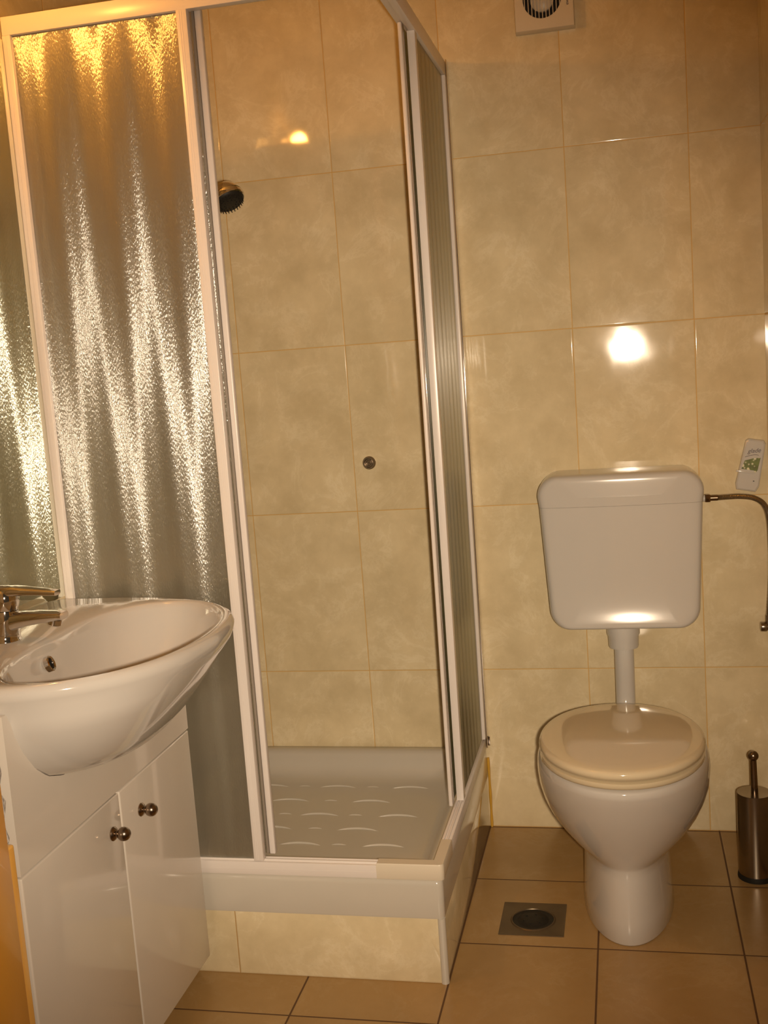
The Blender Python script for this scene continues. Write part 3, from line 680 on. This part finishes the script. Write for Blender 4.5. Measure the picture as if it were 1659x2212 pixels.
# ------------------------------------------------------------------ extractor fan
fan = empty('extractor_fan', (0.872, 0.0, 2.15), 'square cream extractor fan with vertical grille high on the back wall', 'fan')
fx0, fx1, fz0, fz1, fr_ = 0.7995, 0.9445, 2.0765, 2.2230, 0.0465
fcx, fcz = 0.868, 2.1505
bm = bmesh.new(); n = 64
def ring_sq(y, h, dd=0): 
    P = []
    for k in range(n):
        a = 2*PI*k/n+PI/4; c, s = math.cos(a), math.sin(a); m_ = max(abs(c), abs(s)); P.append(((fx0+fx1)/2+c/m_*(h-dd), y, (fz0+fz1)/2+s/m_*(h-dd)))
    return P
H_ = (fx1-fx0)/2
rings = [ring_sq(-0.0005,H_), ring_sq(-0.026,H_), ring_sq(-0.030,H_,0.002)]
for r, y in ((fr_+0.001,-0.030),(fr_,-0.029),(fr_,-0.010)):
    rings.append([(fcx+r*math.cos(2*PI*k/n+PI/4), y, fcz+r*math.sin(2*PI*k/n+PI/4)) for k in range(n)])
loft(bm, rings, True, False); link('housing', bm, M_cream, fan, angle=30)
bm = bmesh.new(); lathe(bm, [(fr_,0.009),(fr_,0.0095),(0.001,0.0096)], (fcx,0,fcz), (0,-1,0), 40); o = link('duct', bm, M_dark, fan)  # flat black disc painting the dark inside the housing
bm = bmesh.new(); lathe(bm, [(0.0285,0.009),(0.0285,0.018),(0.024,0.022),(0.001,0.0235)], (fcx-0.001,0,fcz), (0,-1,0), 32); link('hub', bm, M_cream, fan)
bm = bmesh.new()
for k in range(-5, 6):
    x = fcx + k*0.0085; hh = math.sqrt(max(0, (fr_+0.001)**2 - (k*0.0085)**2))
    if hh > 0.006: box(bm, x-0.0008, x+0.0008, -0.0305, -0.024, fcz-hh, fcz+hh)
link('grille', bm, M_cream, fan)
def text(s, size, mat, parent, mat_world, name='lettering', shear=0.0, ext=0.0002):
    cu = bpy.data.curves.new('txt', 'FONT'); cu.body = s; cu.size = size; cu.shear = shear; cu.extrude = ext; cu.align_x = 'CENTER'; cu.align_y = 'CENTER'
    t = bpy.data.objects.new('txt', cu); COL.objects.link(t)
    bpy.context.view_layer.update()
    me = bpy.data.meshes.new_from_object(t.evaluated_get(bpy.context.evaluated_depsgraph_get()))
    bpy.data.objects.remove(t); bpy.data.curves.remove(cu)
    off = Vector((0,0,0)); p = parent
    while p: off += Vector(p.location); p = p.parent
    me.transform(Matrix.Translation(-off) @ mat_world); me.materials.clear(); me.materials.append(mat)
    o = bpy.data.objects.new(name, me); COL.objects.link(o); o.parent = parent; return o
FRONT = Matrix.Rotation(PI/2, 4, 'X')
text('ewt', 0.011, M_ink, fan, Matrix.Translation((0.9285,-0.0304,2.135)) @ Matrix.Rotation(-PI/2, 4, 'Y') @ FRONT)

# ------------------------------------------------------------------ air freshener
fo = Vector((1.3285, -0.012, 0.978))
af = empty('air_freshener', fo, 'tilted white air freshener with green floral label above the hose', 'air freshener')
tilt = Matrix.Translation(fo) @ Matrix.Rotation(math.radians(11), 4, 'Y') @ Matrix.Translation(-fo)
bm = bmesh.new(); rings = []
for y, ins in ((-0.0005,0.001),(-0.016,0.0),(-0.021,0.0015),(-0.0235,0.005)):
    P = []
    shape = [(-0.0235,-0.066),(0.0195,-0.066),(0.0300,-0.050),(0.0245,0.060),(0.0185,0.066),(-0.0150,0.066),(-0.0195,0.060),(-0.0285,-0.048)]
    shape = [(-0.0245,-0.066),(0.0225,-0.066),(0.0290,-0.052),(0.0265,0.058),(0.0205,0.066),(-0.0165,0.066),(-0.0225,0.060),(-0.0290,-0.052)]
    for sx, sz in shape: P.append((fo.x+sx*(1-ins/0.03), y, fo.z+sz*(1-ins/0.066)))
    rings.append(P)
loft(bm, rings); bmesh.ops.transform(bm, matrix=tilt, verts=bm.verts); shell = link('shell', bm, M_plas, af, angle=25)
m_lab, nt, b = newmat('green_floral_label'); L = nt.links
tc = N(nt,'ShaderNodeTexCoord'); vo = N(nt,'ShaderNodeTexVoronoi'); vo.inputs['Scale'].default_value = 110; L.new(tc.outputs['Object'], vo.inputs['Vector'])
mr = N(nt,'ShaderNodeMapRange'); mr.inputs[1].default_value = 0.25; mr.inputs[2].default_value = 0.42; L.new(vo.outputs['Distance'], mr.inputs[0])
nz = N(nt,'ShaderNodeTexNoise'); nz.inputs['Scale'].default_value = 90; L.new(tc.outputs['Object'], nz.inputs['Vector'])
g1 = N(nt,'ShaderNodeMix',data_type='RGBA'); g1.inputs[6].default_value = (0.05,0.035,0.01,1); g1.inputs[7].default_value = (0.22,0.30,0.05,1); L.new(nz.outputs[0], g1.inputs[0])
g2 = N(nt,'ShaderNodeMix',data_type='RGBA'); g2.inputs[6].default_value = (0.75,0.72,0.50,1); L.new(g1.outputs[2], g2.inputs[7]); L.new(mr.outputs[0], g2.inputs[0]); L.new(g2.outputs[2], b.inputs['Base Color']); b.inputs['Roughness'].default_value = 0.3
bm = bmesh.new(); yl = -0.0241
vsx = [(-0.0215,-0.012),(0.0085,-0.012),(0.0130,-0.019),(0.0175,-0.010),(0.0195,0.022),(0.0020,0.018),(-0.0170,0.010)]
loft(bm, [[(fo.x+x, -0.0236, fo.z+z) for x, z in vsx], [(fo.x+x, yl, fo.z+z) for x, z in vsx]]); bmesh.ops.transform(bm, matrix=tilt, verts=bm.verts)
o = link('floral_picture', bm, m_lab, af, smooth=False); o['label'] = 'green printed flower picture'
bm = bmesh.new()
for z0_, z1_, x0_, x1_, d in ((-0.0205,-0.0165,-0.0330,0.010,-0.0262),): box(bm, fo.x+x0_, fo.x+x1_, d, -0.022, fo.z+z0_, fo.z+z1_, 0.0005)
bmesh.ops.transform(bm, matrix=tilt, verts=bm.verts); link('ledge', bm, M_plas, af)
bm = bmesh.new(); box(bm, fo.x+0.011, fo.x+0.0145, -0.0244, -0.022, fo.z-0.0395, fo.z-0.0375, 0.0002); bmesh.ops.transform(bm, matrix=tilt, verts=bm.verts); link('sensor_dot', bm, M_dark, af)
text('glade', 0.0150, M_ink, af, tilt @ Matrix.Translation((fo.x+0.001,-0.0241,fo.z+0.037)) @ Matrix.Rotation(math.radians(-12), 4, 'Y') @ FRONT, shear=0.35)
bm = bmesh.new(); tube(bm, smoothpath([(fo.x-0.018,-0.0239,fo.z+0.019),(fo.x-0.010,-0.0239,fo.z+0.0225),(fo.x+0.004,-0.0239,fo.z+0.0275),(fo.x+0.014,-0.0239,fo.z+0.0275)], 5), 0.0005, 6); bmesh.ops.transform(bm, matrix=tilt, verts=bm.verts); link('underline', bm, M_ink, af)
